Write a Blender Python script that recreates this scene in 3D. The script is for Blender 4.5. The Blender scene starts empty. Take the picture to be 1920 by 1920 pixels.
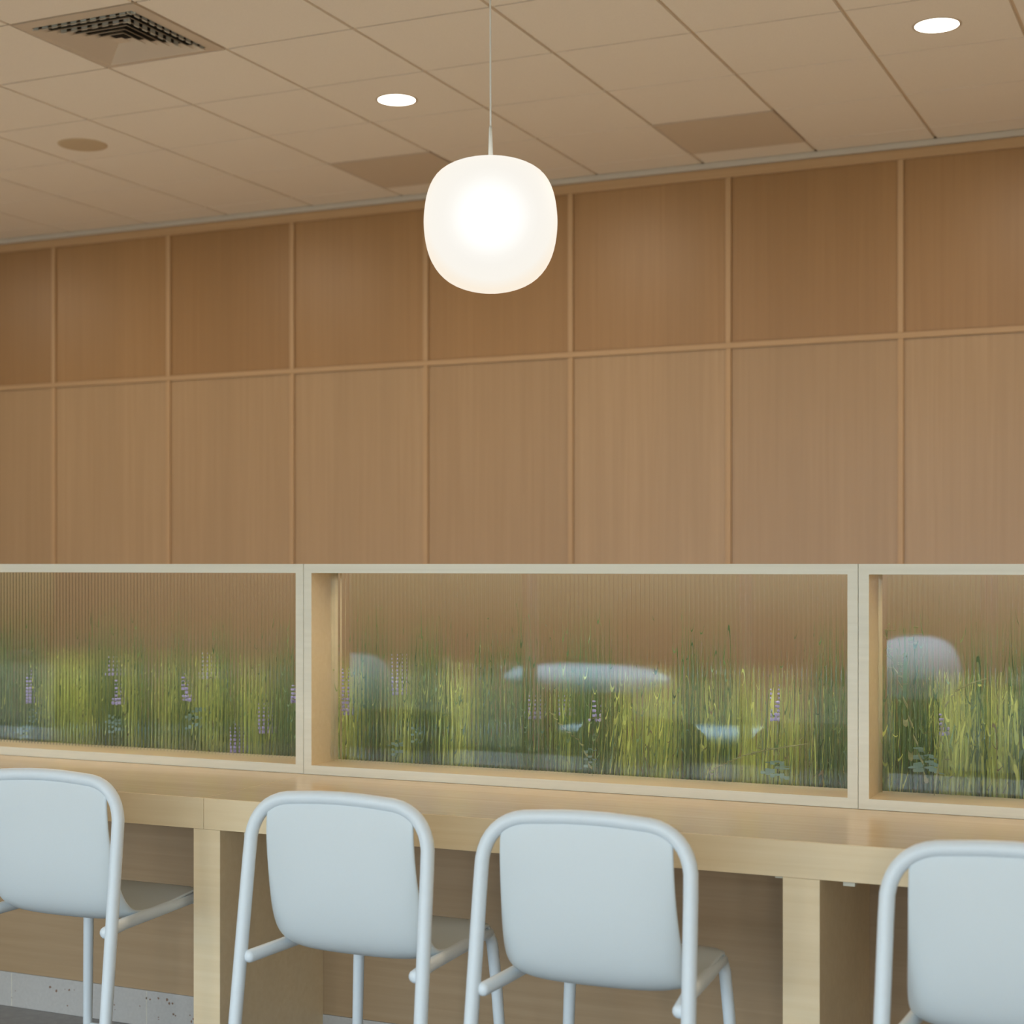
import bpy, bmesh, math, random
from mathutils import Vector, Matrix
R = math.radians
rnd = random.Random(7)
sc = bpy.context.scene
C = sc.collection
EYE = 1.603
TH = R(24.57); CT, ST = math.cos(TH), math.sin(TH); F = 3016.0
D = 8.1          # rear panelled wall
P = 4.55         # front face of the partition
CF = 3.963       # counter front edge
CEIL = EYE + 2.10
WT = EYE - .1524 * P          # worktop height  (about 0.91)

def on_y(px, Y):
    "world x of the point on the plane y=Y seen in column px of the photograph"
    a = (px - 960) / F
    return Y * (a * CT - ST) / (a * ST + CT)
def z_at(px, py, Y):
    a = (px - 960) / F
    t = Y / (a * ST + CT)
    return EYE - (py - 1058) / F * t

# ------------------------------------------------------------------ materials
def new_mat(name):
    m = bpy.data.materials.new(name); m.use_nodes = True
    nt = m.node_tree; b = nt.nodes['Principled BSDF']
    return m, nt, b
def mix_rgb(nt, fac, a, b, mode='MIX'):
    n = nt.nodes.new('ShaderNodeMix'); n.data_type = 'RGBA'; n.blend_type = mode
    for s, v in ((n.inputs[0], fac), (n.inputs[6], a), (n.inputs[7], b)):
        if hasattr(v, 'links'): nt.links.new(v, s)
        elif isinstance(v, (int, float)): s.default_value = v
        else: s.default_value = (*v, 1)
    return n.outputs[2]
def noise(nt, vec, scale, detail=4, rough=.55, dist=0):
    n = nt.nodes.new('ShaderNodeTexNoise'); n.inputs['Scale'].default_value = scale
    n.inputs['Detail'].default_value = detail; n.inputs['Roughness'].default_value = rough
    n.inputs['Distortion'].default_value = dist
    nt.links.new(vec, n.inputs['Vector']); return n.outputs['Fac']
def mapping(nt, scale, coord='Object'):
    tc = nt.nodes.new('ShaderNodeTexCoord'); mp = nt.nodes.new('ShaderNodeMapping')
    mp.inputs['Scale'].default_value = scale
    nt.links.new(tc.outputs[coord], mp.inputs['Vector']); return mp.outputs['Vector']
def ramp(nt, fac, lo, hi):
    n = nt.nodes.new('ShaderNodeMapRange'); n.inputs['From Min'].default_value = lo
    n.inputs['From Max'].default_value = hi; nt.links.new(fac, n.inputs['Value']); return n.outputs['Result']
def bump(nt, b, h, strength, dist=.002):
    n = nt.nodes.new('ShaderNodeBump'); n.inputs['Strength'].default_value = strength
    n.inputs['Distance'].default_value = dist
    nt.links.new(h, n.inputs['Height']); nt.links.new(n.outputs['Normal'], b.inputs['Normal'])
def wood(name, dark, light, grain='x', fine=70, rough=.45, spec=.5, extra=None):
    m, nt, b = new_mat(name)
    k = {'x': (1.2, fine, fine), 'y': (fine, 1.2, fine), 'z': (fine, fine, 1.0)}[grain]
    v = mapping(nt, k)
    f = ramp(nt, noise(nt, v, 1.0, 5, .6, .3), .3, .7)
    k2 = {'x': (.25, 7, 7), 'y': (7, .25, 7), 'z': (6, 6, .22)}[grain]
    f2 = ramp(nt, noise(nt, mapping(nt, k2), 1.0, 2), .3, .7)
    c = mix_rgb(nt, f, dark, light)
    mid = tuple((x + y) / 2 for x, y in zip(dark, light))
    c = mix_rgb(nt, f2, c, mix_rgb(nt, .5, c, tuple(x * .86 for x in mid)))
    if extra: c = extra(nt, c)
    nt.links.new(c, b.inputs['Base Color'])
    b.inputs['Roughness'].default_value = rough
    b.inputs['Specular IOR Level'].default_value = spec
    bump(nt, b, f, .08, .001)
    return m
def plain(name, col, rough=.5, spec=.5, speckle=0, metal=0, bmp=0, scale=60):
    m, nt, b = new_mat(name)
    f = noise(nt, mapping(nt, (1, 1, 1)), scale, 4)
    c = mix_rgb(nt, ramp(nt, f, .3, .7), tuple(x * (1 - speckle) for x in col), tuple(min(1, x * (1 + speckle)) for x in col))
    nt.links.new(c, b.inputs['Base Color'])
    b.inputs['Roughness'].default_value = rough; b.inputs['Specular IOR Level'].default_value = spec
    b.inputs['Metallic'].default_value = metal
    if bmp: bump(nt, b, f, bmp)
    return m
def emit(name, col, s):
    m, nt, b = new_mat(name)
    b.inputs['Base Color'].default_value = (*col, 1)
    b.inputs['Emission Color'].default_value = (*col, 1); b.inputs['Emission Strength'].default_value = s
    return m

def panel_tone(nt, c):
    # every veneer panel a slightly different tone, panels are 0.889 m wide
    tc = nt.nodes.new('ShaderNodeTexCoord'); sp = nt.nodes.new('ShaderNodeSeparateXYZ')
    nt.links.new(tc.outputs['Object'], sp.inputs[0])
    ad = nt.nodes.new('ShaderNodeMath'); ad.operation = 'MULTIPLY_ADD'
    ad.inputs[1].default_value = 1 / .889; ad.inputs[2].default_value = .755 + 40
    nt.links.new(sp.outputs[0], ad.inputs[0])
    fl = nt.nodes.new('ShaderNodeMath'); fl.operation = 'FLOOR'; nt.links.new(ad.outputs[0], fl.inputs[0])
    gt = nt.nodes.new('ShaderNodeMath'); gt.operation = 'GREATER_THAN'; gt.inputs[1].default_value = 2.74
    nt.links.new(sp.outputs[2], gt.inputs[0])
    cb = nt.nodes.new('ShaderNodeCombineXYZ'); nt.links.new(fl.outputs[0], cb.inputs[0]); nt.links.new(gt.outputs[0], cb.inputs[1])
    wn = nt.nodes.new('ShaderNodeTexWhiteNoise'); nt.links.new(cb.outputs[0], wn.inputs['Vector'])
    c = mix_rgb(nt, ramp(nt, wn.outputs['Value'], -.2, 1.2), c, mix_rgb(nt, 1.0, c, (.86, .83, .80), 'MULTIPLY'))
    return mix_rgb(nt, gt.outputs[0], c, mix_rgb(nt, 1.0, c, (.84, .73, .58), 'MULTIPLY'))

M = {}
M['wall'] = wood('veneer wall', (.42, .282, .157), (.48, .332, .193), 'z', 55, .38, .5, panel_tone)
M['batten'] = wood('batten wood', (.46, .30, .160), (.52, .35, .20), 'z', 55, .45)
M['rail'] = wood('rail wood', (.46, .30, .160), (.52, .35, .20), 'x', 55, .45)
M['ash_x'] = wood('ash long grain', (.84, .66, .40), (.91, .74, .49), 'x', 60, .38)
M['ash_top'] = wood('ash worktop', (.70, .52, .31), (.79, .61, .39), 'x', 45, .22)
M['ash_z'] = wood('ash leg', (.84, .66, .40), (.91, .74, .49), 'x', 45, .45)
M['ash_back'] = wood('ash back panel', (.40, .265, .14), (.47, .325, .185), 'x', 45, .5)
M['frame'] = wood('pale ash frame', (.76, .72, .58), (.84, .80, .66), 'x', 60, .45)
M['tile'] = plain('ceiling tile', (.84, .76, .65), .95, .1, .03, 0, .15, 220)
M['tbar'] = plain('ceiling bar', (.74, .60, .44), .7, .3)
M['edge'] = plain('ceiling edge', (.55, .52, .47), .6)
M['floor'] = plain('floor', (.20, .19, .18), .07, .6, .12, 0, 0, 30)
M['skirt'] = plain('stone skirting', (.50, .48, .45), .5, .5, .05, 0, .05, 90)
M['chip'] = plain('chip', (.25, .15, .10), .6)
M['chair'] = plain('chair plastic', (.68, .74, .755), .42, .45, .01, 0, .03, 400)
M['tube'] = plain('chair tube', (.76, .83, .87), .4, .45, .01)
M['plaster'] = plain('plaster', (.72, .66, .58), .9, .2, .02)
M['vent'] = plain('vent enamel', (.60, .50, .39), .5, .4)
M['ventdark'] = plain('vent duct', (.05, .045, .035), .8, .2)
M['ventgrey'] = plain('vent blade', (.62, .63, .58), .5, .4)
M['perf'] = plain('perforated steel', (.64, .53, .40), .7, .2)
M['speaker'] = plain('speaker grille', (.56, .44, .29), .8, .2)
M['cord'] = plain('white cord', (.88, .87, .80), .5)
M['soil'] = plain('dark soil', (.035, .028, .02), .95, .1, .3, 0, .5, 60)
M['alu'] = plain('window frame', (.15, .15, .15), .4, .5)
M['pave'] = plain('pavement', (.10, .10, .075), .9, .2, .1)
M['form'] = plain('pale reflection', (.50, .74, 1.0), .8, .2, .03)  # bluish colour of the mirrored patches, for the added forms
M['form2'] = plain('dim reflection', (.22, .36, .44), .8, .2, .03)  # darker copy that dims one mirrored patch
M['bush'] = plain('dark bush', (.05, .07, .025), .9, .2, .4, 0, .8, 30)
M['purple'] = plain('violet petals', (.60, .52, .95), .7, .2, .25, 0, 0, 300)
M['purple2'] = plain('faded violet petals', (.58, .50, .76), .7, .2, .25, 0, 0, 300)
M['stem'] = plain('green stem', (.12, .20, .06), .7, .2, .1)
M['sage'] = plain('blue green leaf', (.30, .42, .32), .6, .3, .15)
M['straw'] = plain('straw seed head', (.42, .40, .18), .8, .2, .2)

m, nt, b = new_mat('reeded glass'); M['glass'] = m
b.inputs['Base Color'].default_value = (.96, .985, .975, 1)
b.inputs['Transmission Weight'].default_value = 1; b.inputs['Roughness'].default_value = .02
b.inputs['IOR'].default_value = 1.47
m, nt, b = new_mat('window glass'); M['pane'] = m
b.inputs['Transmission Weight'].default_value = 1; b.inputs['Roughness'].default_value = 0; b.inputs['IOR'].default_value = 1.05

m, nt, b = new_mat('grass'); M['grass'] = m
at = nt.nodes.new('ShaderNodeAttribute'); at.attribute_name = 'tint'
nt.links.new(at.outputs['Color'], b.inputs['Base Color']); b.inputs['Roughness'].default_value = .6
b.inputs['Specular IOR Level'].default_value = .25
tr = nt.nodes.new('ShaderNodeBsdfTranslucent'); nt.links.new(at.outputs['Color'], tr.inputs['Color'])
ms = nt.nodes.new('ShaderNodeMixShader'); ms.inputs[0].default_value = .3
nt.links.new(b.outputs[0], ms.inputs[1]); nt.links.new(tr.outputs[0], ms.inputs[2])
nt.links.new(ms.outputs[0], nt.nodes['Material Output'].inputs['Surface'])

m, nt, b = new_mat('opal glass'); M['opal'] = m
# diffusing shell: brightest where one looks through it straight at the bulb in the middle
ge = nt.nodes.new('ShaderNodeNewGeometry'); tc = nt.nodes.new('ShaderNodeTexCoord')
sb = nt.nodes.new('ShaderNodeVectorMath'); sb.operation = 'SUBTRACT'; sb.inputs[1].default_value = (0, 0, .210)
nt.links.new(tc.outputs['Object'], sb.inputs[0])
cx_ = nt.nodes.new('ShaderNodeVectorMath'); cx_.operation = 'CROSS_PRODUCT'
nt.links.new(sb.outputs[0], cx_.inputs[0]); nt.links.new(ge.outputs['Incoming'], cx_.inputs[1])
ln = nt.nodes.new('ShaderNodeVectorMath'); ln.operation = 'LENGTH'; nt.links.new(cx_.outputs[0], ln.inputs[0])
cr = nt.nodes.new('ShaderNodeValToRGB'); nt.links.new(ramp(nt, ln.outputs['Value'], 0, .2), cr.inputs['Fac'])
e = cr.color_ramp.elements
e[0].position = .0; e[0].color = (1.3, 1.3, 1.25, 1)
e[1].position = 1; e[1].color = (.98, .88, .74, 1)
for p_, c_ in ((.38, (1.08, 1.06, 1.02, 1)), (.56, (.985, .955, .89, 1)), (.66, (.965, .93, .86, 1)), (.86, (.97, .93, .85, 1))):
    n = e.new(p_); n.color = c_
nt.links.new(cr.outputs['Color'], b.inputs['Emission Color']); b.inputs['Emission Strength'].default_value = .97
b.inputs['Base Color'].default_value = (.02, .02, .02, 1); b.inputs['Roughness'].default_value = .6
M['led'] = emit('downlight diffuser', (1, .93, .82), 9)

# ------------------------------------------------------------------ geometry helpers
def box(bm, x0, x1, y0, y1, z0, z1, bev=0, mat=0):
    r = bmesh.ops.create_cube(bm, size=1)
    vs = r['verts']
    for v in vs:
        v.co = Vector(((x0 + x1) / 2 + v.co.x * (x1 - x0), (y0 + y1) / 2 + v.co.y * (y1 - y0), (z0 + z1) / 2 + v.co.z * (z1 - z0)))
    fs = set(f for v in vs for f in v.link_faces)
    for f in fs: f.material_index = mat
    if bev:
        es = list(set(e for v in vs for e in v.link_edges))
        r2 = bmesh.ops.bevel(bm, geom=es, offset=bev, segments=2, affect='EDGES', profile=.5)
        for f in r2['faces']: f.material_index = mat
def tube(bm, pts, rad, seg=14, cap=True, rads=None, roundcap=False):
    pts = [Vector(p) for p in pts]
    if rads is None: rads = [rad] * len(pts)
    if roundcap:
        d0 = (pts[0] - pts[1]).normalized(); d1 = (pts[-1] - pts[-2]).normalized()
        hp, hr, tp, tr_ = [], [], [], []
        for k in range(1, 5):
            a = k / 4 * math.pi / 2 * .96
            hp.insert(0, pts[0] + d0 * rads[0] * .7 * math.sin(a)); hr.insert(0, rads[0] * math.cos(a))
            tp.append(pts[-1] + d1 * rads[-1] * .7 * math.sin(a)); tr_.append(rads[-1] * math.cos(a))
        pts = hp + pts + tp; rads = hr + list(rads) + tr_
    n = len(pts); tang = []
    for i in range(n):
        a = pts[max(0, i - 1)]; c = pts[min(n - 1, i + 1)]; tang.append((c - a).normalized())
    up = Vector((0, 0, 1)) if abs(tang[0].z) < .9 else Vector((0, 1, 0))
    nrm = (up - tang[0] * up.dot(tang[0])).normalized(); rings = []
    for i in range(n):
        nrm = (nrm - tang[i] * nrm.dot(tang[i])).normalized(); bn = tang[i].cross(nrm)
        rings.append([bm.verts.new(pts[i] + (nrm * math.cos(2 * math.pi * k / seg) + bn * math.sin(2 * math.pi * k / seg)) * rads[i]) for k in range(seg)])
    for i in range(n - 1):
        for k in range(seg):
            bm.faces.new((rings[i][k], rings[i][(k + 1) % seg], rings[i + 1][(k + 1) % seg], rings[i + 1][k]))
    if cap:
        bm.faces.new(rings[0][::-1]); bm.faces.new(rings[-1])
def lathe(bm, prof, seg=64, cx=0, cy=0, mat=0):
    rings = []
    for r, z in prof:
        if r < 1e-6: rings.append([bm.verts.new((cx, cy, z))])
        else: rings.append([bm.verts.new((cx + r * math.cos(2 * math.pi * k / seg), cy + r * math.sin(2 * math.pi * k / seg), z)) for k in range(seg)])
    for a, c in zip(rings, rings[1:]):
        for k in range(seg):
            k2 = (k + 1) % seg
            if len(a) == 1 and len(c) == 1: continue
            if len(a) == 1: f = bm.faces.new((a[0], c[k], c[k2]))
            elif len(c) == 1: f = bm.faces.new((a[k], c[0], a[k2]))
            else: f = bm.faces.new((a[k], c[k], c[k2], a[k2]))
            f.material_index = mat
def obj(name, bm, mats, parent=None, smooth=False, sub=0, auto=None):
    bmesh.ops.recalc_face_normals(bm, faces=bm.faces)
    me = bpy.data.meshes.new(name)
    if parent is not None:
        bm.transform(Matrix.Translation(-WORLD[parent.name]))
    bm.to_mesh(me); bm.free()
    for mm in (mats if isinstance(mats, (list, tuple)) else [mats]): me.materials.append(M[mm])
    o = bpy.data.objects.new(name, me); C.objects.link(o)
    if smooth: me.shade_smooth()
    if auto: me.shade_smooth(); me.set_sharp_from_angle(angle=R(auto))
    if parent is not None:
        o.parent = parent; WORLD[o.name] = WORLD[parent.name]
    else: WORLD[o.name] = Vector()
    if sub:
        md = o.modifiers.new('smooth', 'SUBSURF'); md.levels = sub; md.render_levels = sub
    return o
WORLD = {}
def thing(name, label, cat, loc=(0, 0, 0), group=None):
    o = bpy.data.objects.new(name, None); C.objects.link(o); o.location = loc
    o.empty_display_size = .05
    WORLD[o.name] = Vector(loc); tag(o, label, cat, group); return o
def tag(o, label, cat, group=None, kind=None):
    o['label'] = label; o['category'] = cat
    if group: o['group'] = group
    if kind: o['kind'] = kind
    return o
def struct(name, bm, mats, label=None, cat=None, **k):
    o = obj(name, bm, mats, **k); o['kind'] = 'structure'
    if label: o['label'] = label
    if cat: o['category'] = cat
    return o
def center_origin(o):
    "move a top-level mesh's origin to the base of its own geometry"
    me = o.data; xs = [v.co for v in me.vertices]
    c = Vector((sum(v.x for v in xs) / len(xs), sum(v.y for v in xs) / len(xs), min(v.z for v in xs)))
    me.transform(Matrix.Translation(-c)); o.location = c
    return o

# ------------------------------------------------------------------ room shell
X0, X1, Y0 = -12.8, 3.2, -3.1
def nb(): return bmesh.new()
bm = nb(); box(bm, X0 - .2, X1 + .2, Y0 - .2, D + .2, -.1, 0); struct('floor', bm, 'floor', 'grey brown stone floor under the counter', 'floor')
bm = nb(); box(bm, X0 - .2, X1 + .2, D, D + .15, 0, CEIL + .25)
struct('wall_back', bm, 'wall', 'far wall clad in brown wood veneer panels', 'wall')
bm = nb(); box(bm, X0 - .2, X0, Y0, D, 0, CEIL + .25); struct('wall_left', bm, 'plaster', 'plain plaster side wall', 'wall')
bm = nb(); box(bm, X1, X1 + .2, Y0, D, 0, CEIL + .25); struct('wall_right', bm, 'plaster', 'plain plaster side wall', 'wall')
# window wall behind the photographer : openings
WIN = [(-11.9, -10.62), (-7.4, -5.6), (-5.54, -3.7), (-3.64, -1.8), (-1.74, .3), (.36, 2.6)]
WZ0, WZ1 = .02, 3.0
bm = nb()
box(bm, X0, X1, Y0 - .2, Y0, 0, WZ0); box(bm, X0, X1, Y0 - .2, Y0, WZ1, CEIL + .25)
edges = [X0] + [v for w in WIN for v in w] + [X1]
for i in range(0, len(edges), 2): box(bm, edges[i], edges[i + 1], Y0 - .2, Y0, WZ0, WZ1)
struct('wall_front', bm, 'plaster', 'window wall opposite the panelled wall', 'wall')
for i, (a, c) in enumerate(WIN):
    bm = nb()
    for q in ((a, a + .02, WZ0, WZ1), (c - .02, c, WZ0, WZ1), (a + .02, c - .02, WZ0, WZ0 + .02), (a + .02, c - .02, WZ1 - .05, WZ1)):
        box(bm, q[0], q[1], Y0 - .13, Y0 - .07, q[2], q[3])
    w = struct('window_%d' % (i + 1), bm, 'alu', 'dark framed floor to ceiling window', 'window')

# ceiling with recessed grid, tile pitch .609
TP = .597; GX = -1.398; GY = 7.868
skip = {}
bm = nb()
box(bm, X0, X1, Y0, D, CEIL + .012, CEIL + .10, mat=1)
def tile_ij(x, y): return (math.floor((x - GX) / TP + 1e-6), math.floor((y - GY) / TP + 1e-6))
DIFF = (-5, -5); PERF = [(-2, -1), (-5, -1)]
G = .008
for i in range(math.floor((X0 - GX) / TP), math.ceil((X1 - GX) / TP)):
    for j in range(math.floor((Y0 - GY) / TP), 1):
        if (i, j) == DIFF or (i, j) in PERF: continue
        xa, xb = GX + i * TP + G, GX + (i + 1) * TP - G
        ya, yb = GY + j * TP + .006, GY + (j + 1) * TP - .006
        xa, xb = max(xa, X0), min(xb, X1); ya, yb = max(ya, Y0), min(yb, D - .012)
        if xb - xa < .03 or yb - ya < .03: continue
        box(bm, xa, xb, ya, yb, CEIL, CEIL + .0125)
struct('ceiling', bm, ['tile', 'tbar'], 'suspended ceiling of square beige tiles in a grid', 'ceiling')

bm = nb(); box(bm, X0, X1, D - .028, D, CEIL - .032, CEIL - .002, .003)
struct('trim_1', bm, 'edge', 'grey ceiling edge strip along the panelled wall', 'trim')
bm = nb(); box(bm, X0, X1, D - .016, D, CEIL - .085, CEIL - .033, .003)
struct('trim_2', bm, 'rail', 'horizontal wood rail along the top of the panelled wall', 'trim')
bm = nb(); box(bm, X0, X1, D - .014, D, 2.727, 2.757, .003)
struct('trim_3', bm, 'rail', 'horizontal wood rail between the two rows of wall panels', 'trim')
k = 4
for i in range(-7, 4):
    x = on_y(1071, D) + i * .889
    if x < X0 or x > X1: continue
    for z0, z1 in ((.1, 2.727), (2.757, CEIL - .085)):
        bm = nb(); box(bm, x - .0145, x + .0145, D - .014, D, z0, z1, .003)
        struct('trim_%d' % k, bm, 'batten', 'vertical wood batten between wall panels', 'trim'); k += 1
bm = nb(); box(bm, X0, X1, D - .012, D, 0, .1); struct('baseboard_back', bm, 'rail', 'low wood baseboard of the panelled wall', 'baseboard')

# ------------------------------------------------------------------ ceiling fittings
def tile_rect(i, j): return GX + i * TP, GX + (i + 1) * TP, GY + j * TP, GY + (j + 1) * TP
# air diffuser: nested square louvres
x0, x1, y0, y1 = tile_rect(*DIFF); cx, cy = (x0 + x1) / 2, (y0 + y1) / 2
t = thing('air_diffuser', 'square louvred air vent in the ceiling at upper left', 'air vent', (cx, cy, CEIL))
def ring(bm, ho, zo, hi, zi, th=.0, mat=0):
    vs = [[bm.verts.new((cx + sx * h, cy + sy * h, z)) for sx, sy in ((-1, -1), (1, -1), (1, 1), (-1, 1))] for h, z in ((ho, zo), (hi, zi))]
    for k in range(4):
        f = bm.faces.new((vs[0][k], vs[0][(k + 1) % 4], vs[1][(k + 1) % 4], vs[1][k])); f.material_index = mat
H = TP / 2 - .006
bm = nb(); ring(bm, H, CEIL - .002, H - .052, CEIL - .004); ring(bm, H, CEIL - .002, H, CEIL + .01); ring(bm, H - .052, CEIL - .004, H - .052, CEIL + .01)
obj('flange', bm, 'vent', t)
bm = nb(); box(bm, cx - H, cx + H, cy - H, cy + H, CEIL + .0095, CEIL + .0122); obj('duct', bm, 'ventdark', t)
for n_ in range(6):
    ho = H - .056 - n_ * .034
    bm = nb(); ring(bm, ho + .002, CEIL - .013, ho - .030, CEIL + .006); ring(bm, ho + .002, CEIL - .0145, ho - .030, CEIL + .0045); ring(bm, ho + .002, CEIL - .013, ho + .002, CEIL - .0145)
    obj('louvre', bm, 'vent', t)
bm = nb(); hc = H - .056 - 6 * .034 - .004
v = [bm.verts.new((cx + sx * hc, cy + sy * hc, CEIL - .013)) for sx, sy in ((-1, -1), (1, -1), (1, 1), (-1, 1))]
ap = bm.verts.new((cx, cy, CEIL - .004)); bm.faces.new(v)
for q in range(4): bm.faces.new((v[q], v[(q + 1) % 4], ap))
obj('center_plate', bm, 'vent', t)
for side in (-1, 1):      # grey control blades seen inside the throat
    for off, ext, n_ in ((.066, .80, 11), (.134, .52, 7)):
        for q in range(n_):
            u = -H * ext + q * (H * 2 * ext / (n_ - 1)); bm = nb()
            if side > 0: box(bm, cx + u - .014, cx + u + .014, cy - H + off, cy - H + off + .003, CEIL - .011, CEIL + .0093)
            else: box(bm, cx + H - off - .003, cx + H - off, cy + u - .014, cy + u + .014, CEIL - .011, CEIL + .0093)
            obj('control_blade', bm, 'ventgrey', t)
# perforated return panels
for (ij, lab) in ((PERF[0], 'square perforated vent panel in the ceiling at right, near the panelled wall'),
                  (PERF[1], 'square perforated vent panel in the ceiling partly hidden by the globe lamp')):
    x0, x1, y0, y1 = tile_rect(*ij)
    t = thing('perforated_vent', lab, 'air vent', ((x0 + x1) / 2, (y0 + y1) / 2, CEIL), 'perforated vent panels in the ceiling')
    bm = nb(); box(bm, x0 + .012, x1 - .012, y0 + .012, y1 - .012, CEIL - .003, CEIL + .006); obj('perforated_panel', bm, 'perf', t)
    bm = nb()
    for q in ((x0 + .002, x0 + .012, y0 + .002, y1 - .002), (x1 - .012, x1 - .002, y0 + .002, y1 - .002), (x0 + .012, x1 - .012, y0 + .002, y0 + .012), (x0 + .012, x1 - .012, y1 - .012, y1 - .002)):
        box(bm, *q, CEIL - .004, CEIL + .012)
    obj('panel_frame', bm, 'vent', t)
# downlights
def downlight(x, y, lab, rad=.084):
    t = thing('downlight', lab, 'ceiling light', (x, y, CEIL), 'round recessed downlights')
    bm = nb(); lathe(bm, [(rad - .004, CEIL - .0008), (rad + .004, CEIL - .003), (rad + .010, CEIL - .002), (rad + .012, CEIL + .002)], 48, x, y)
    obj('trim_ring', bm, 'vent', t, smooth=True)
    bm = nb(); lathe(bm, [(0, CEIL - .002), (rad, CEIL - .002)], 48, x, y); obj('diffuser', bm, 'led', t)
downlight(-1.100, 6.386, 'bright round recessed ceiling light at upper right')
downlight(-3.498, 6.397, 'bright round recessed ceiling light left of the hanging globe lamp')
for i, (x, y) in enumerate(((1.3, 6.39), (-5.9, 3.3), (-1.1, 1.5), (-3.5, 1.5), (1.3, 1.5), (-8.3, 6.39), (-8.3, 1.5))):
    downlight(x, y, 'round recessed ceiling light outside the photographed view')
for x, y in ((-1.1, 6.386), (-3.498, 6.397), (1.3, 6.39), (-5.9, 6.39), (-8.3, 6.39), (-1.1, 1.5), (-3.5, 1.5), (-8.3, 1.5)):
    l = bpy.data.lights.new('downlight_lamp', 'AREA'); l.shape = 'DISK'; l.size = .16; l.energy = 15 if y > 3 else 2; l.color = (1, .80, .58)
    o = bpy.data.objects.new('downlight_lamp', l); C.objects.link(o); o.location = (x, y, CEIL - .01)
# ceiling speaker
bm = nb(); sx, sy = -5.30, 6.426
lathe(bm, [(0, CEIL - .006), (.105, CEIL - .005), (.118, CEIL - .004), (.122, CEIL)], 48, sx, sy)
o = center_origin(obj('ceiling_speaker', bm, 'speaker', smooth=True)); tag(o, 'flat round brown speaker grille in the ceiling at left', 'speaker')

# ------------------------------------------------------------------ pendant globe lamp
LX, LY = -1.903, 4.02
pt = 4.446 / F
zt = lambda y: EYE - (y - 1058) * pt
t = thing('pendant_lamp', 'large rounded opal glass globe lamp hanging on a thin white cord', 'pendant lamp', (LX, LY, zt(548)))
prof = [(0, 294.5), (8, 294.8), (20, 296), (32, 299), (46, 302), (66, 307), (88, 317), (104, 331), (115, 350), (121.5, 372), (125, 398), (126, 418), (124.5, 442), (119.5, 470), (111, 492), (98, 512), (80, 528), (58, 539), (32, 546), (12, 547.9), (0, 548)]
bm = nb(); lathe(bm, [(r * pt, zt(y)) for r, y in prof], 64, LX, LY)
obj('globe_shade', bm, 'opal', t, smooth=True, sub=1)
bm = nb(); lathe(bm, [(0, zt(236)), (.0042, zt(237)), (.0050, zt(250)), (.0068, zt(294)), (0, zt(295))], 20, LX, LY); obj('cord_grip', bm, 'cord', t, smooth=True)
bm = nb(); tube(bm, [(LX, LY, zt(238)), (LX - .001, LY, 3.2), (LX - .004, LY, CEIL - .03)], .0027, 8); obj('cord', bm, 'cord', t, smooth=True)
bm = nb(); lathe(bm, [(0, CEIL - .035), (.045, CEIL - .03), (.05, CEIL - .005), (.05, CEIL)], 32, LX, LY); obj('ceiling_cup', bm, 'cord', t, smooth=True)
# ------------------------------------------------------------------ counter
CX0, CX1 = -9.0, 2.6
SEAM = on_y(382, CF)
ctr = thing('long_counter', 'long light ash bar counter with thick front edge and slab legs', 'counter', (SEAM, CF + .3, 0))
TH_ = .093
for a, c in ((CX0, SEAM - .0006), (SEAM + .0006, CX1)):
    bm = nb(); box(bm, a, c, CF, P + .19, WT - .028, WT, .0015, 0); 
    obj('worktop', bm, 'ash_top', ctr)
    bm = nb(); box(bm, a, c, CF - .0012, CF + .03, WT - TH_, WT - .0005, .0015, 0)
    obj('front_edge', bm, 'ash_x', ctr)
legs = [SEAM - .045 + .0 + k * 1.79 for k in (-3, -2, -1, 0, 1, 2, 3)]
lw_ = .0945
lx0 = on_y(362, CF)
for k in range(-3, 4):
    x = lx0 + k * (on_y(1467, CF) - lx0)
    if x < CX0 or x > CX1 - .1: continue
    bm = nb(); box(bm, x, x + lw_, CF + .002, P, 0, WT - TH_ - .0005, .0015); obj('support_leg', bm, 'ash_z', ctr)
    xb = x + lw_ + .045
    bm = nb(); box(bm, xb, xb + .03, CF + .06, CF + .085, WT - TH_ - .022, WT - .029, .001); obj('bracket', bm, 'frame', ctr)
    if k != 0:
        bm = nb(); box(bm, x - .03, x - .001, CF + .04, CF + .08, WT - TH_ - .012, WT - .029, .001); obj('bracket', bm, 'frame', ctr)
SK = EYE - .3247 * P
for a, c in ((CX0, SEAM), (SEAM, CX1)):
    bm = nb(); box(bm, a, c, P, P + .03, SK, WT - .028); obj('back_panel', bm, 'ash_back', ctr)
bm = nb(); box(bm, CX0, CX1, P - .003, P + .03, 0, SK - .001, .002)
tj = on_y(23, P)
o = struct('baseboard_front', bm, 'skirt', 'speckled pale stone baseboard under the counter', 'baseboard')
bm = nb()
for q in range(60):
    x = rnd.uniform(on_y(23, P), on_y(360, P)) if q < 22 else rnd.uniform(-6, 1); z = rnd.uniform(.02, SK - .02); s = rnd.uniform(.002, .006)
    vs = [bm.verts.new((x + s * rnd.uniform(.6, 1.4) * math.cos(a_), P - .0036, z + s * rnd.uniform(.5, 1.3) * math.sin(a_))) for a_ in (0, 1.2, 2.3, 3.4, 4.6)]
    bm.faces.new(vs)
for xj in (tj, tj + .6 * 1, tj + 1.2, tj + 1.8, tj + 2.4, tj + 3.0, tj - .6):
    box(bm, xj - .001, xj + .001, P - .0036, P - .003, 0.003, SK - .003, mat=1)
o2 = obj('stone_chips', bm, ['chip', 'frame'], o)

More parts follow.
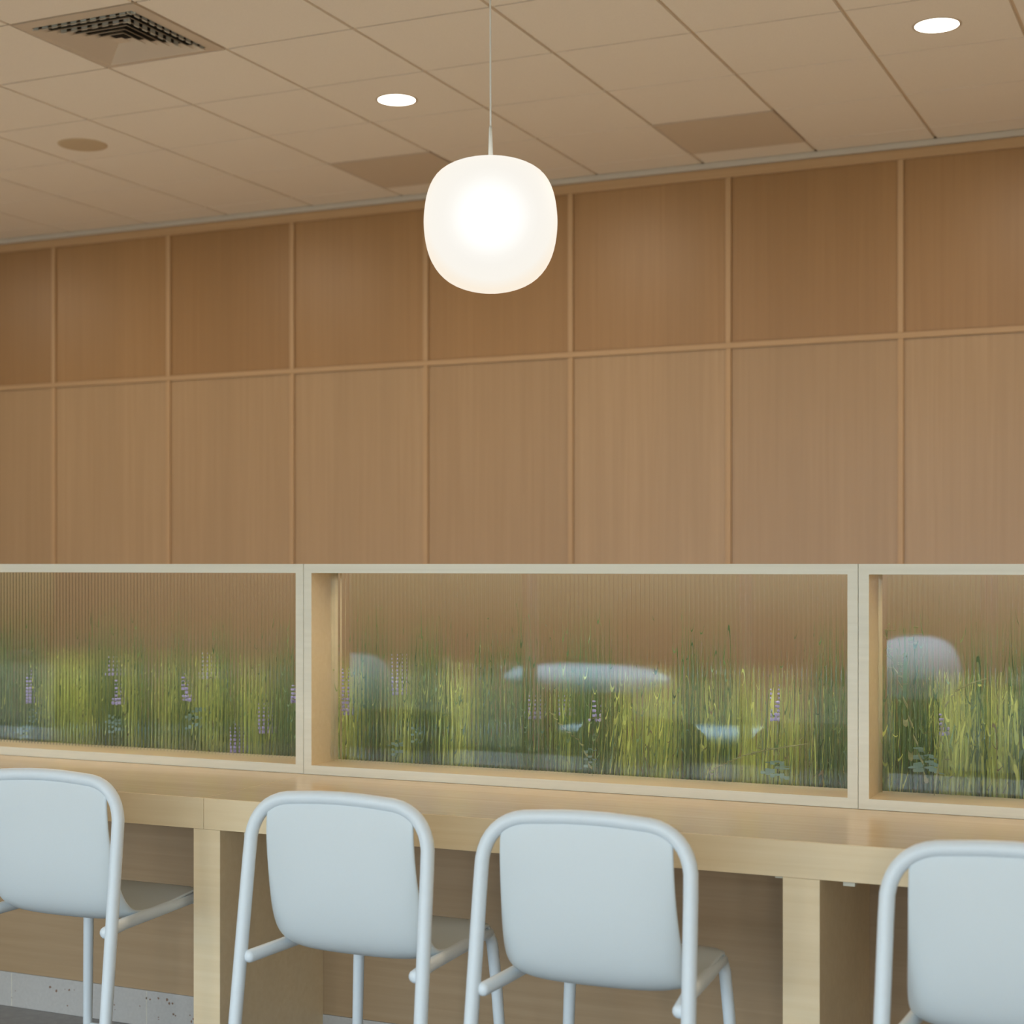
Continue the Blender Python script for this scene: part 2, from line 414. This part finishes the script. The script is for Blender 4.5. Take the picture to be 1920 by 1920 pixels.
# ------------------------------------------------------------------ partition frames with reeded glass
xs_ = [on_y(569, P), on_y(1609, P)]
U = xs_[1] - xs_[0]
bays = [(xs_[0] - 2 * U, xs_[0] - U), (xs_[0] - U, xs_[0]), (xs_[0], xs_[1]), (xs_[1], xs_[1] + U), (xs_[1] + U, xs_[1] + 2 * U)]
names = ['beyond the left edge of the view', 'at left, tall green grass and no pale haze in its ribbed pane', 'in the middle, widest in view between two joints', 'at right above the rightmost chair', 'beyond the right edge of the view']
FW = .030; FD = .185; GYF = P + .124
def frame_mesh(a, c):
    bm = nb(); g = .0006; z0, z1 = WT + .0005, EYE + .001
    a += g; c -= g
    # mitred frame: outer and inner loops at front and back
    def loop(x0, x1, za, zb, y): return [bm.verts.new(p) for p in ((x0, y, za), (x1, y, za), (x1, y, zb), (x0, y, zb))]
    of, if_ = loop(a, c, z0, z1, P), loop(a + FW, c - FW, z0 + FW, z1 - FW, P)
    ob, ib = loop(a, c, z0, z1, P + FD), loop(a + FW, c - FW, z0 + FW, z1 - FW, P + FD)
    for k in range(4):
        k2 = (k + 1) % 4
        bm.faces.new((of[k], of[k2], if_[k2], if_[k])); bm.faces.new((ob[k], ib[k], ib[k2], ob[k2]))
        f1 = bm.faces.new((of[k], ob[k], ob[k2], of[k2])); f2 = bm.faces.new((if_[k], if_[k2], ib[k2], ib[k]))
        f2.material_index = 1
    bmesh.ops.bevel(bm, geom=[e for e in bm.edges if all(abs(v.co.y - P) < 1e-5 for v in e.verts) and (e.verts[0].co - e.verts[1].co).length > .2], offset=.0008, segments=1, affect='EDGES')
    return bm
def glass_mesh(a, c):
    bm = nb(); x0, x1 = a + FW - .002, c - FW + .002; z0, z1 = WT + FW - .004, EYE - FW + .004
    pitch = .0145; n = int((x1 - x0) / pitch); sg = 10; sag = .0013; th = .0042
    front = [bm.verts.new((x0, GYF, z0)), bm.verts.new((x1, GYF, z0)), bm.verts.new((x1, GYF, z1)), bm.verts.new((x0, GYF, z1))]
    lo, hi = [], []
    tot = n * sg
    for i in range(tot + 1):
        x = x0 + (x1 - x0) * i / tot; u = (i % sg) / sg * 2 - 1
        y = GYF + th + sag * (1 - u * u)
        lo.append(bm.verts.new((x, y, z0))); hi.append(bm.verts.new((x, y, z1)))
    bm.faces.new(front)
    for i in range(tot):
        f = bm.faces.new((lo[i], lo[i + 1], hi[i + 1], hi[i])); f.smooth = True
    bm.faces.new([front[0], front[1]] + lo[::-1]); bm.faces.new([front[3], front[2]] + hi[::-1])
    bm.faces.new((front[0], lo[0], hi[0], front[3])); bm.faces.new((front[1], lo[-1], hi[-1], front[2]))
    for e in bm.edges:
        if len(e.link_faces) == 2:
            e.smooth = e.link_faces[0].normal.angle(e.link_faces[1].normal, 0) < R(16) if False else True
    return bm
for (a, c), nm in zip(bays, names):
    t = thing('glass_partition', 'pale ash frame partition with ribbed glass, ' + nm, 'partition', ((a + c) / 2, P, WT), 'ribbed glass partitions on the counter')
    bm = frame_mesh(a, c)
    obj('frame', bm, ['frame', 'ash_x'], t)
    bm = glass_mesh(a, c)
    g = obj('ribbed_pane', bm, 'glass', t, auto=17)

# ------------------------------------------------------------------ planter behind the glass
PY0, PY1 = P + .187, P + .187 + .36
SO = WT - .02
t = thing('planter_box', 'long wooden planter box behind the ribbed glass', 'planter', (-2.4, (PY0 + PY1) / 2, 0))
bm = nb(); box(bm, CX0, CX1, PY0 + .004, PY0 + .022, .0, WT + .022); obj('front_board', bm, 'ash_x', t)
bm = nb(); box(bm, CX0, CX1, PY1 - .02, PY1, .0, WT + .06); obj('rear_board', bm, 'ash_x', t)
bm = nb(); box(bm, CX0, CX1, PY0 + .022, PY1 - .02, SO - .05, SO); obj('soil', bm, 'soil', t)

def col_mix(a, b, f): return tuple(x + (y - x) * f for x, y in zip(a, b))
YG, DG, BG, BR = (.80, .81, .24), (.10, .16, .06), (.22, .34, .24), (.30, .21, .12)
yclumps = [(135, 38), (160, 15), (250, 14), (330, 10), (405, 22), (480, 16), (655, 16), (762, 18), (862, 22), (1065, 8), (1180, 12), (1245, 22), (1330, 12), (1405, 26), (1480, 16), (1770, 12), (1810, 30), (1880, 28)]
dclumps = [(15, 30), (75, 10), (205, 28), (275, 10), (345, 18), (430, 16), (540, 25), (700, 20), (800, 34), (920, 22), (985, 18), (1100, 40), (1300, 20), (1360, 12), (1560, 30), (1690, 18), (1740, 15), (1835, 14), (1920, 20)]
def clump_w(px, L): return sum(math.exp(-((px - c) / w) ** 2) for c, w in L)
def px_of(X, Y):
    # column of the photograph: used only for spacing the clumps along the box
    tn = X / Y; a = (tn * CT + ST) / (CT - tn * ST); return 960 + a * F
def blades(xa, xb, count, seed):
    rg = random.Random(seed); vs, fs, cols = [], [], []
    tries = 0; made = 0
    while made < count and tries < count * 12:
        tries += 1
        x = rg.uniform(xa, xb); y = PY0 + .03 + (PY1 - PY0 - .07) * rg.random() ** 1.5; px = px_of(x, y)
        yw, dw = min(1.4, clump_w(px, yclumps)), min(1.2, clump_w(px, dclumps))
        wgt = .22 + .5 * yw + .5 * dw
        if rg.random() > wgt: continue
        front = y < PY0 + .14; yw *= (1.3 if front else .6); pick = rg.random() * (yw + dw + .35)
        if pick < yw: kind = 'y'
        elif pick < yw + dw: kind = 'd'
        else: kind = rg.choice('ydbbr')
        if kind == 'y': h = rg.uniform(.24, .42); w = rg.uniform(.0012, .0026); col = col_mix(YG, (.50, .58, .18), rg.random()); lean = rg.gauss(0, .016)
        elif kind == 'd': h = rg.uniform(.36, .58) * (.8 + .3 * rg.random()); w = rg.uniform(.0008, .0018); col = col_mix(DG, (.24, .34, .12), rg.random()); lean = rg.gauss(0, .02)
        elif kind == 'b': h = rg.uniform(.22, .42); w = rg.uniform(.0009, .0020); col = col_mix(BG, (.36, .48, .20), rg.random()); lean = rg.gauss(0, .035)
        else: h = rg.uniform(.12, .34); w = rg.uniform(.0009, .0018); col = col_mix(BR, (.34, .30, .12), rg.random()); lean = rg.gauss(0, .04)
        ly = rg.gauss(0, .02) - (rg.uniform(0, .075) if y < PY0 + .07 else 0); ang = rg.gauss(0, .7); bend = rg.gauss(0, .012)
        x1_, n_ = x, 5; br = rg.uniform(.75, 1.3)
        base = len(vs)
        for k in range(n_ + 1):
            s = k / n_
            px_, py_, pz_ = x1_ + lean * s + bend * s * s, y + ly * s, SO - .01 + h * s
            py_ = max((PY0 + .026) if pz_ < WT + .035 else GYF + .014, min(PY1 - .025, py_))
            ww = w * (1 - s * .85)
            dx, dy = math.cos(ang) * ww, math.sin(ang) * ww
            px_ = min(max(px_, xa + .004), xb - .004)
            vs += [(px_ - dx, py_ - dy, pz_), (px_ + dx, py_ + dy, pz_)]
            cc = tuple(min(.95, v * br) for v in col); cols += [cc, cc]
        for k in range(n_):
            i = base + 2 * k; fs.append((i, i + 1, i + 3, i + 2))
        made += 1
    me = bpy.data.meshes.new('reed_grass'); me.from_pydata(vs, [], fs)
    ca = me.color_attributes.new('tint', 'FLOAT_COLOR', 'POINT')
    for i, c in enumerate(cols): ca.data[i].color = (*c, 1)
    me.materials.append(M['grass']); me.shade_smooth()
    o = bpy.data.objects.new('reed_grass', me); C.objects.link(o); return o
bl = ['upright green reed grass growing behind the ribbed glass outside the view', 'upright green and yellow reed grass behind the left ribbed pane', 'upright green and yellow reed grass behind the middle ribbed pane', 'upright green and yellow reed grass behind the right ribbed pane', 'upright green reed grass growing behind the ribbed glass past the right edge']
for i, (a, c) in enumerate(bays):
    if i == 0: cnt = 500
    elif i == 4: cnt = 500
    else: cnt = 4600
    o = center_origin(blades(a, c, cnt, 11 + i)); tag(o, bl[i], 'grass', None, 'stuff')

# purple flower spikes : (px, y top, y bottom of the flower head, distance behind the glass, tilt, label, faded)
def bloom(px, yt, yb, dy, tilt, lab, faded=False):
    Y = GYF + .028 + dy; X = on_y(px, Y); zt_, zb = z_at(px, yt, Y), z_at(px, yb, Y); YR = max(Y, PY0 + .03)
    t = thing('purple_flower', lab, 'flower', (X, YR, SO), 'purple flower spikes behind the ribbed glass')
    bm = nb(); dx = math.tan(tilt)
    tube(bm, [(X, YR, SO), (X, (YR + Y) / 2 + .01, (SO + max(zb, SO + .08)) / 2), (X + dx * 0, Y, zb), (X - dx * (zt_ - zb), Y, zt_ - .004)], .0014, 6)
    obj('stem', bm, 'stem', t, smooth=True)
    bm = nb(); L = zt_ - zb; n = max(5, int(L / .011))
    for k in range(n):
        s = k / (n - 1); z = zb + L * s; rr = .012 * (1 - s) ** .8 + .0022
        if k % 3 == 2 and s < .7: rr *= .55
        xc = X - dx * L * s
        m_ = 7 if s < .6 else 5
        for q in range(m_):
            a_ = 2 * math.pi * q / m_ + k * .7
            r_ = bmesh.ops.create_icosphere(bm, subdivisions=1, radius=1)
            sz = .0042 * (1.1 - .6 * s)
            for v in r_['verts']:
                v.co = Vector((xc + rr * math.cos(a_) * .8 + v.co.x * sz, Y + rr * math.sin(a_) * .8 + v.co.y * sz, z + v.co.z * sz * 1.5))
    obj('flower_head', bm, 'purple2' if faded else 'purple', t, smooth=True)
fl = [
 (55, 1258, 1316, .0, 0, 'purple flower spike farthest to the left behind the left pane', 0),
 (219, 1276, 1318, .0, 0, 'short violet flower spike behind the left pane, below a paler one', 0),
 (211, 1232, 1264, .05, 0, 'pale purple flower just above the short violet spike in the left pane', 1),
 (352, 1264, 1312, .0, .28, 'tilted violet flower spike in the middle of the left pane', 0),
 (388, 1225, 1270, .07, 0, 'faded purple flower at the tallest spot in the left pane', 1),
 (493, 1320, 1372, .05, 0, 'violet flower spike toward the right end of the left pane', 0),
 (441, 1358, 1408, .05, 0, 'lowest violet flower spike in the left pane, touching the sill', 0),
 (552, 1278, 1315, .0, 0, 'violet flower half hidden by the right stile of the left frame', 0),
 (648, 1255, 1338, .03, 0, 'long violet flower spike at the left end of the middle pane', 0),
 (745, 1228, 1300, .08, 0, 'pale violet flower second from the left in the middle pane', 1),
 (1000, 1305, 1345, .10, 0, 'faded purple flower near the center of the middle pane', 1),
 (1058, 1305, 1338, .10, 0, 'small faded purple flower just left of a brighter violet one', 1),
 (1116, 1315, 1350, .03, 0, 'small bright violet flower near the center of the middle pane', 0),
 (1453, 1285, 1348, .04, 0, 'violet flower spike toward the right end of the middle pane', 0),
 (1768, 1340, 1375, .04, 0, 'pale purple flower behind the right pane', 1),
]
for f in fl: bloom(*f)

# blue-green leaf sprigs
def sprig(px, py, dy, lab, n=6, spread=.05, seed=1):
    rg = random.Random(seed); Y = GYF + .030 + dy; X = on_y(px, Y); YR = PY0 + .035; Z = z_at(px, py, Y)
    t = thing('leaf_sprig', lab, 'leaf sprig', (X, YR, SO), 'blue green leaf sprigs')
    bm = nb(); top = (X + .012, Y, Z + .03); tube(bm, [(X - .01, YR, SO), (X - .006, (Y + YR) / 2 + .008, (SO + Z) / 2), (X, Y, Z), top], .0013, 6)
    obj('stem', bm, 'stem', t, smooth=True)
    bm = nb()
    for k in range(n):
        z = Z - .03 + .06 * k / n; sgn = 1 if k % 2 else -1
        L = spread * rg.uniform(.6, 1); el = rg.uniform(-.1, .7); w = L * .2
        dirv = Vector((sgn * math.cos(el), rg.uniform(-.1, .25), math.sin(el))).normalized(); up = Vector((0, -.35, 1)).cross(dirv).cross(dirv).normalized()
        b0 = Vector((X, Y + .002, z)); prev = None
        for q in range(7):
            s = q / 6; ww = w * math.sin(math.pi * (.08 + .9 * s)); p_ = b0 + dirv * L * s + Vector((0, 0, -.012 * s * s))
            cur = (bm.verts.new(p_ + up * ww), bm.verts.new(p_ + Vector((0, .001, -.001))), bm.verts.new(p_ - up * ww))
            if prev: bm.faces.new((prev[0], prev[1], cur[1], cur[0])); bm.faces.new((prev[1], prev[2], cur[2], cur[1]))
            prev = cur
    for v in bm.verts: v.co.y = max(v.co.y, GYF + .012)
    obj('leaves', bm, 'sage', t, smooth=True)
sprig(45, 1372, .0, 'blue green leaf sprig under the leftmost purple flower', 6, .05, 1)
sprig(66, 1340, .02, 'small dark leaf sprig on the stalk of the leftmost purple flower', 5, .03, 2)
sprig(215, 1358, .01, 'blue green leaf sprig low under the short violet spike', 7, .05, 3)
sprig(362, 1346, .0, 'blue green leaf sprig under the tilted violet flower', 6, .05, 4)
sprig(742, 1400, .01, 'pale leaf sprig low in the left part of the middle pane', 6, .035, 5)
sprig(780, 1376, .02, 'small pale leaf sprig above another in the middle pane', 5, .03, 6)
sprig(1103, 1418, .01, 'pale leaf sprig low near the center of the middle pane', 6, .035, 7)
sprig(1455, 1440, .01, 'blue green leaf sprig low at the right of the middle pane', 6, .05, 8)
sprig(1735, 1425, .0, 'blue green leaf sprig low behind the right pane', 7, .05, 9)

def stalk(pts, dy, lab, head=0, cat='grass stalk'):
    Y = GYF + .024 + dy
    P3 = [Vector((on_y(px, Y), Y, z_at(px, py, Y))) for px, py in pts]
    # smooth the drawn points
    out = []
    for i in range(len(P3) - 1):
        p0, p1, p2, p3 = P3[max(0, i - 1)], P3[i], P3[i + 1], P3[min(len(P3) - 1, i + 2)]
        for k in range(6):
            s = k / 6
            out.append(.5 * ((2 * p1) + (p2 - p0) * s + (2 * p0 - 5 * p1 + 4 * p2 - p3) * s * s + (3 * p1 - p0 - 3 * p2 + p3) * s ** 3))
    out.append(P3[-1])
    RT = Vector((P3[0].x, PY0 + .03, SO)); out = [RT, RT.lerp(P3[0], .6) + Vector((0, 0, .01))] + out
    t = thing('grass_stalk', lab, cat, tuple(RT), 'long bent grass stalks')
    bm = nb(); tube(bm, out, .0017, 6); obj('stem', bm, 'straw', t, smooth=True)
    if head:
        bm = nb(); rg = random.Random(len(out)); n = len(out)
        for q in range(head):
            s = rg.uniform(.62, 1); p_ = out[min(n - 1, int(s * (n - 1)))]
            e_ = p_ + Vector((rg.gauss(0, .010), rg.uniform(0, .008), rg.gauss(0.002, .010)))
            tube(bm, [p_, (p_ + e_) / 2 + Vector((0, 0, .002)), e_], .0009, 4)
        obj('seed_head', bm, 'straw', t)
stalk([(1735, 1452), (1712, 1370), (1690, 1290), (1668, 1225), (1660, 1180)], .0, 'long pale grass stalk leaning left at the left end of the right pane', 30)
stalk([(1712, 1450), (1702, 1380), (1690, 1300), (1695, 1240), (1712, 1185)], .02, 'feathery grass stalk with a drooping tip in the right pane', 40)
stalk([(1332, 1446), (1350, 1436), (1395, 1417), (1440, 1406), (1505, 1396)], .0, 'arching dry grass stalk low in the right part of the middle pane', 40)
stalk([(1118, 1470), (1092, 1398), (1068, 1375), (1048, 1355), (1032, 1335)], .0, 'thin slanting grass stalk near the center of the middle pane', 0)
stalk([(1752, 1500), (1770, 1340), (1790, 1300), (1815, 1284), (1850, 1272)], .0, 'thin arching grass stalk bending right in the right pane', 0)
stalk([(384, 1420), (386, 1330), (388, 1290), (396, 1268)], .0, 'single bright grass stem with a bent tip in the left pane', 0)

# ------------------------------------------------------------------ chairs (counter stools)
def sobj(name, bm, mat, parent, **k):
    for v in bm.verts: v.co = Vector((v.co.x * 1.045, v.co.y * 1.045, v.co.z * 1.045 - .0721))
    return obj(name, bm, mat, parent, **k)
ZJ = .636
def ytube(z): return .126 * (z - ZJ)
def make_stool(lab, cat='bar stool'):
    t = thing('counter_stool', lab, cat, (0, 0, 0), 'pale blue counter stools')
    # rear loop
    zt_, w, rc = 1.024, .2515, .125
    def rear(side, top=True):
        pts = []
        for z in (0.081, .25, .45, ZJ, .80, zt_ - rc - .03): pts.append((side * (w + .016 * max(0, (.9 - z)) / .9 * 1.0), ytube(z), z))
        return pts
    arc = []
    for k in range(1, 10):
        a_ = math.pi / 2 * k / 10; q = 2.3
        cxx = w - rc + rc * abs(math.cos(a_)) ** (2 / q); zz = zt_ - rc + rc * abs(math.sin(a_)) ** (2 / q)
        arc.append((cxx, zz))
    L = [(-x, ytube(z), z) for x, z in arc]; Rr = [(x, ytube(z), z) for x, z in arc][::-1]
    mid = [(x, ytube(zt_ + .006 * (1 - (x / .13) ** 2)), zt_ + .006 * (1 - (x / .13) ** 2)) for x in (-.11, -.055, 0, .055, .11)]
    bm = nb(); pl = rear(-1)[3:] + L + mid + Rr + rear(1)[3:][::-1]
    tube(bm, pl, .0168, 16); sobj('back_loop', bm, 'tube', t, auto=50)
    for s in (-1, 1):
        bm = nb(); tube(bm, rear(s)[:4], .0168, 16, rads=[.014, .0155, .0165, .0168]); sobj('leg', bm, 'tube', t, auto=50)
        bm = nb(); tube(bm, [(s * .234, .004, ZJ - .006), (s * .222, .10, ZJ - .002), (s * .212, .30, ZJ), (s * .202, .43, ZJ + .001), (s * .199, .470, ZJ - .003)], .0162, 14, roundcap=True)
        sobj('side_rail', bm, 'tube', t, auto=60)
        bm = nb(); pts = [(s * .199, .455, ZJ - .004), (s * .200, .478, ZJ - .014), (s * .202, .488, ZJ - .035), (s * .210, .496, .50), (s * .222, .508, .28), (s * .232, .518, .081)]
        tube(bm, pts, .0155, 14, rads=[.0150, .0152, .0155, .0155, .0145, .013]); sobj('leg', bm, 'tube', t, auto=50)
    bm = nb(); tube(bm, [(-.228, .514, .20), (0, .514, .20), (.228, .514, .20)], .010, 12); sobj('foot_rail', bm, 'tube', t, auto=50)
    # shell: back flows down into the seat
    def loop_z(x):
        x = abs(x)
        return zt_ if x < w - rc else zt_ - rc + rc * max(0, 1 - ((x - w + rc) / rc) ** 2.3) ** (1 / 2.3)
    prof_c = [(.044, 1.008), (.043, 1.002), (.040, .96), (.036, .90), (.034, .84), (.037, .78), (.047, .725), (.066, .674), (.100, .641), (.16, .627), (.25, .628), (.35, .640), (.45, .655), (.505, .655), (.528, .632)]
    prof_e = [(.044, 1.008), (.043, 1.002), (.042, .96), (.046, .905), (.056, .845), (.070, .785), (.086, .735), (.108, .692), (.140, .662), (.19, .648), (.27, .647), (.36, .652), (.45, .662), (.502, .660), (.524, .636)]
    hw = [.207, .208, .209, .210, .211, .214, .217, .220, .219, .217, .216, .216, .216, .214, .200]
    NU = 16
    bm = nb(); grid = []
    for i, (pc, pe) in enumerate(zip(prof_c, prof_e)):
        row = []
        for k in range(NU + 1):
            u = k / NU * 2 - 1; au = abs(u); f = au ** 3
            x = hw[i] * math.sin(u * math.pi / 2 * .80) / math.sin(math.pi / 2 * .80)
            y = pc[0] + (pe[0] - pc[0]) * f; z = pc[1] + (pe[1] - pc[1]) * f
            if i < 2: z = loop_z(x) - .004 - .008 * i; y = ytube(z)
            if i == 2: z = min(z, loop_z(x) - .03)
            if i >= len(prof_c) - 2: y -= .055 * au ** 5; z -= .010 * au ** 5
            if i == len(prof_c) - 3: y -= .010 * au ** 5
            row.append(bm.verts.new((x, y, z)))
        grid.append(row)
    for a, c in zip(grid, grid[1:]):
        for k in range(NU): bm.faces.new((a[k], a[k + 1], c[k + 1], c[k]))
    sh = sobj('seat_shell', bm, 'chair', t, smooth=True)
    md = sh.modifiers.new('thick', 'SOLIDIFY'); md.thickness = .011; md.offset = 0
    md = sh.modifiers.new('smooth', 'SUBSURF'); md.levels = 2; md.render_levels = 2
    return t
stools = [
 (-2.975, 3.407, 1.0, 'pale blue counter stool cut off by the left edge of the photo'),
 (-2.020, 3.355, -.5, 'pale blue counter stool just right of the left slab leg'),
 (-1.358, 3.325, 1.6, 'pale blue counter stool between the two slab legs, nearer the right slab leg'),
 (-.424, 3.305, 1.3, 'pale blue counter stool at the right edge, right of the right slab leg'),
]
base = make_stool(stools[0][3])
for i, (x, y, rz, lab) in enumerate(stools):
    if i == 0: o = base
    else:
        o = base.copy(); C.objects.link(o)
        for ch in list(base.children):
            c = ch.copy(); C.objects.link(c); c.parent = o
    o.location = (x * 1.045, y * 1.045, 0); o.rotation_euler = (0, 0, R(rz)); o['label'] = lab

# ------------------------------------------------------------------ outdoors and added forms, seen only as reflections in the panes
bm = nb(); box(bm, -60, 60, -70, Y0 - .2, -.92, -.72); struct('ground', bm, 'pave', 'paved forecourt outside the windows', 'ground')
def slab(pxa, pxb, pya, pyb, y, dep, mt='form'):  # rounded form invented to give a pale patch mirrored in the glass
    Yv = 2 * GYF - y
    a, c = on_y(pxa, Yv), on_y(pxb, Yv); pm = (pxa + pxb) / 2
    z1, z0 = z_at(pm, pya, Yv), z_at(pm, pyb, Yv)
    bm = nb(); n = 24; rings = []
    for i in range(n + 1):
        s_ = i / n * 2 - 1; x = (a + c) / 2 + (c - a) / 2 * s_; k_ = max(.05, (1 - abs(s_) ** 3)) ** .5
        ring_ = []
        for q in range(14):
            an = 2 * math.pi * q / 14
            ring_.append(bm.verts.new((x, y + dep / 2 * math.cos(an) * k_, (z0 + z1) / 2 + (z1 - z0) / 2 * math.sin(an) * k_)))
        rings.append(ring_)
    for r0, r1 in zip(rings, rings[1:]):
        for q in range(14): bm.faces.new((r0[q], r0[(q + 1) % 14], r1[(q + 1) % 14], r1[q]))
    bm.faces.new(rings[0]); bm.faces.new(rings[-1])
    ped = nb(); box(ped, (a * 3 + c) / 4, (a + c * 3) / 4, y - dep * .2, y + dep * .2, -.72, (z0 + z1) / 2, .01)
    t = thing('reflection_form', 'smooth pale reflection bench added outside the windows', 'form', ((a + c) / 2, y, -.72), 'added reflection forms')
    obj('seat', bm, mt, t, smooth=True); obj('plinth', ped, 'bush', t)
slab(950, 1255, 1246, 1300, -6.8, .8)
slab(610, 730, 1225, 1370, -6.4, .8, 'form2')
slab(1050, 1640, 1362, 1396, -6.1, .5)
slab(1640, 1800, 1192, 1316, -6.4, .8)
bm = nb()
for i in range(40):
    x = -30 + i * 1.5; r_ = bmesh.ops.create_icosphere(bm, subdivisions=3, radius=1)
    for v in r_['verts']:
        n_ = 1 + .12 * math.sin(v.co.x * 9 + i) * math.cos(v.co.z * 11 + v.co.y * 7)
        v.co = Vector((x + v.co.x * 1.3 * n_, -22 + v.co.y * 1.2 * n_, .5 + v.co.z * 1.1 * n_))
o = center_origin(obj('hedge', bm, 'bush', smooth=True)); tag(o, 'dark clipped hedge across the forecourt outside', 'hedge', None, 'stuff')

# ------------------------------------------------------------------ light
w = bpy.data.worlds.new('sky'); sc.world = w; w.use_nodes = True; nt = w.node_tree
bg = nt.nodes['Background']; bg.inputs['Color'].default_value = (.70, .86, 1.0, 1); bg.inputs['Strength'].default_value = 5.7
l = bpy.data.lights.new('sun', 'SUN'); l.energy = 16; l.color = (1, .97, .92); l.angle = R(2)
o = bpy.data.objects.new('sun', l); C.objects.link(o); o.rotation_euler = (R(-22), 0, R(8)); o.location = (0, 0, 12)
for x, y, z, e_ in ((-7.6, -1.2, 2.5, 50), (-3.2, -1.0, 1.8, 36), (.6, -1.0, 1.8, 44)):  # added fill lights without fixtures, for the ceiling, counter front and wall glow
    l = bpy.data.lights.new('room_fill', 'POINT'); l.energy = e_; l.color = (1, .84, .64); l.shadow_soft_size = .12
    o = bpy.data.objects.new('room_fill', l); C.objects.link(o); o.location = (x, y, z)
for (a, c) in bays:      # added area light under each top rail, brightening the worktop
    l = bpy.data.lights.new('worktop_fill', 'AREA'); l.shape = 'RECTANGLE'; l.size = c - a - .44; l.size_y = .012; l.energy = 2.3; l.color = (1, .85, .64)
    o = bpy.data.objects.new('worktop_fill', l); C.objects.link(o); o.location = ((a + c) / 2, P + .045, EYE - FW - .006); o.rotation_euler = (R(-38), 0, 0)
l = bpy.data.lights.new('planter_fill', 'AREA'); l.shape = 'RECTANGLE'; l.size = 11; l.size_y = .02; l.energy = 27; l.color = (1, .97, .9)  # added light below the top rail, brightening the grass
o = bpy.data.objects.new('planter_fill', l); C.objects.link(o); o.location = (-3.2, PY0 + .14, EYE - FW - .012)
# added hidden area light behind the planter, washing the ceiling and the panelled wall
l = bpy.data.lights.new('ceiling_fill', 'AREA'); l.shape = 'RECTANGLE'; l.size = 12; l.size_y = .2; l.energy = 56; l.color = (1, .84, .66)
o = bpy.data.objects.new('ceiling_fill', l); C.objects.link(o); o.location = (-3.2, PY1 + .25, .42); o.rotation_euler = (R(180), 0, 0)
for a, c in WIN:
    l = bpy.data.lights.new('window_daylight', 'AREA'); l.shape = 'RECTANGLE'; l.size = c - a; l.size_y = WZ1 - WZ0
    l.cycles.is_portal = True
    o = bpy.data.objects.new('window_daylight', l); C.objects.link(o)
    o.location = ((a + c) / 2, Y0 - .06, (WZ0 + WZ1) / 2); o.rotation_euler = (R(90), 0, 0)

# ------------------------------------------------------------------ camera
cam = bpy.data.cameras.new('camera'); co = bpy.data.objects.new('camera', cam); C.objects.link(co); sc.camera = co
co.location = (0, 0, EYE); co.rotation_euler = (R(90), 0, TH)
cam.sensor_width = 36; cam.lens = F / 1920 * 36; cam.shift_y = 98 / 1920; cam.clip_end = 200
cam.dof.use_dof = True; cam.dof.focus_distance = 4.8; cam.dof.aperture_fstop = 2.8
sc.view_settings.view_transform = 'Standard'; sc.view_settings.look = 'None'
sc.cycles.max_bounces = 9
sc.view_settings.exposure = 0; sc.view_settings.gamma = 1
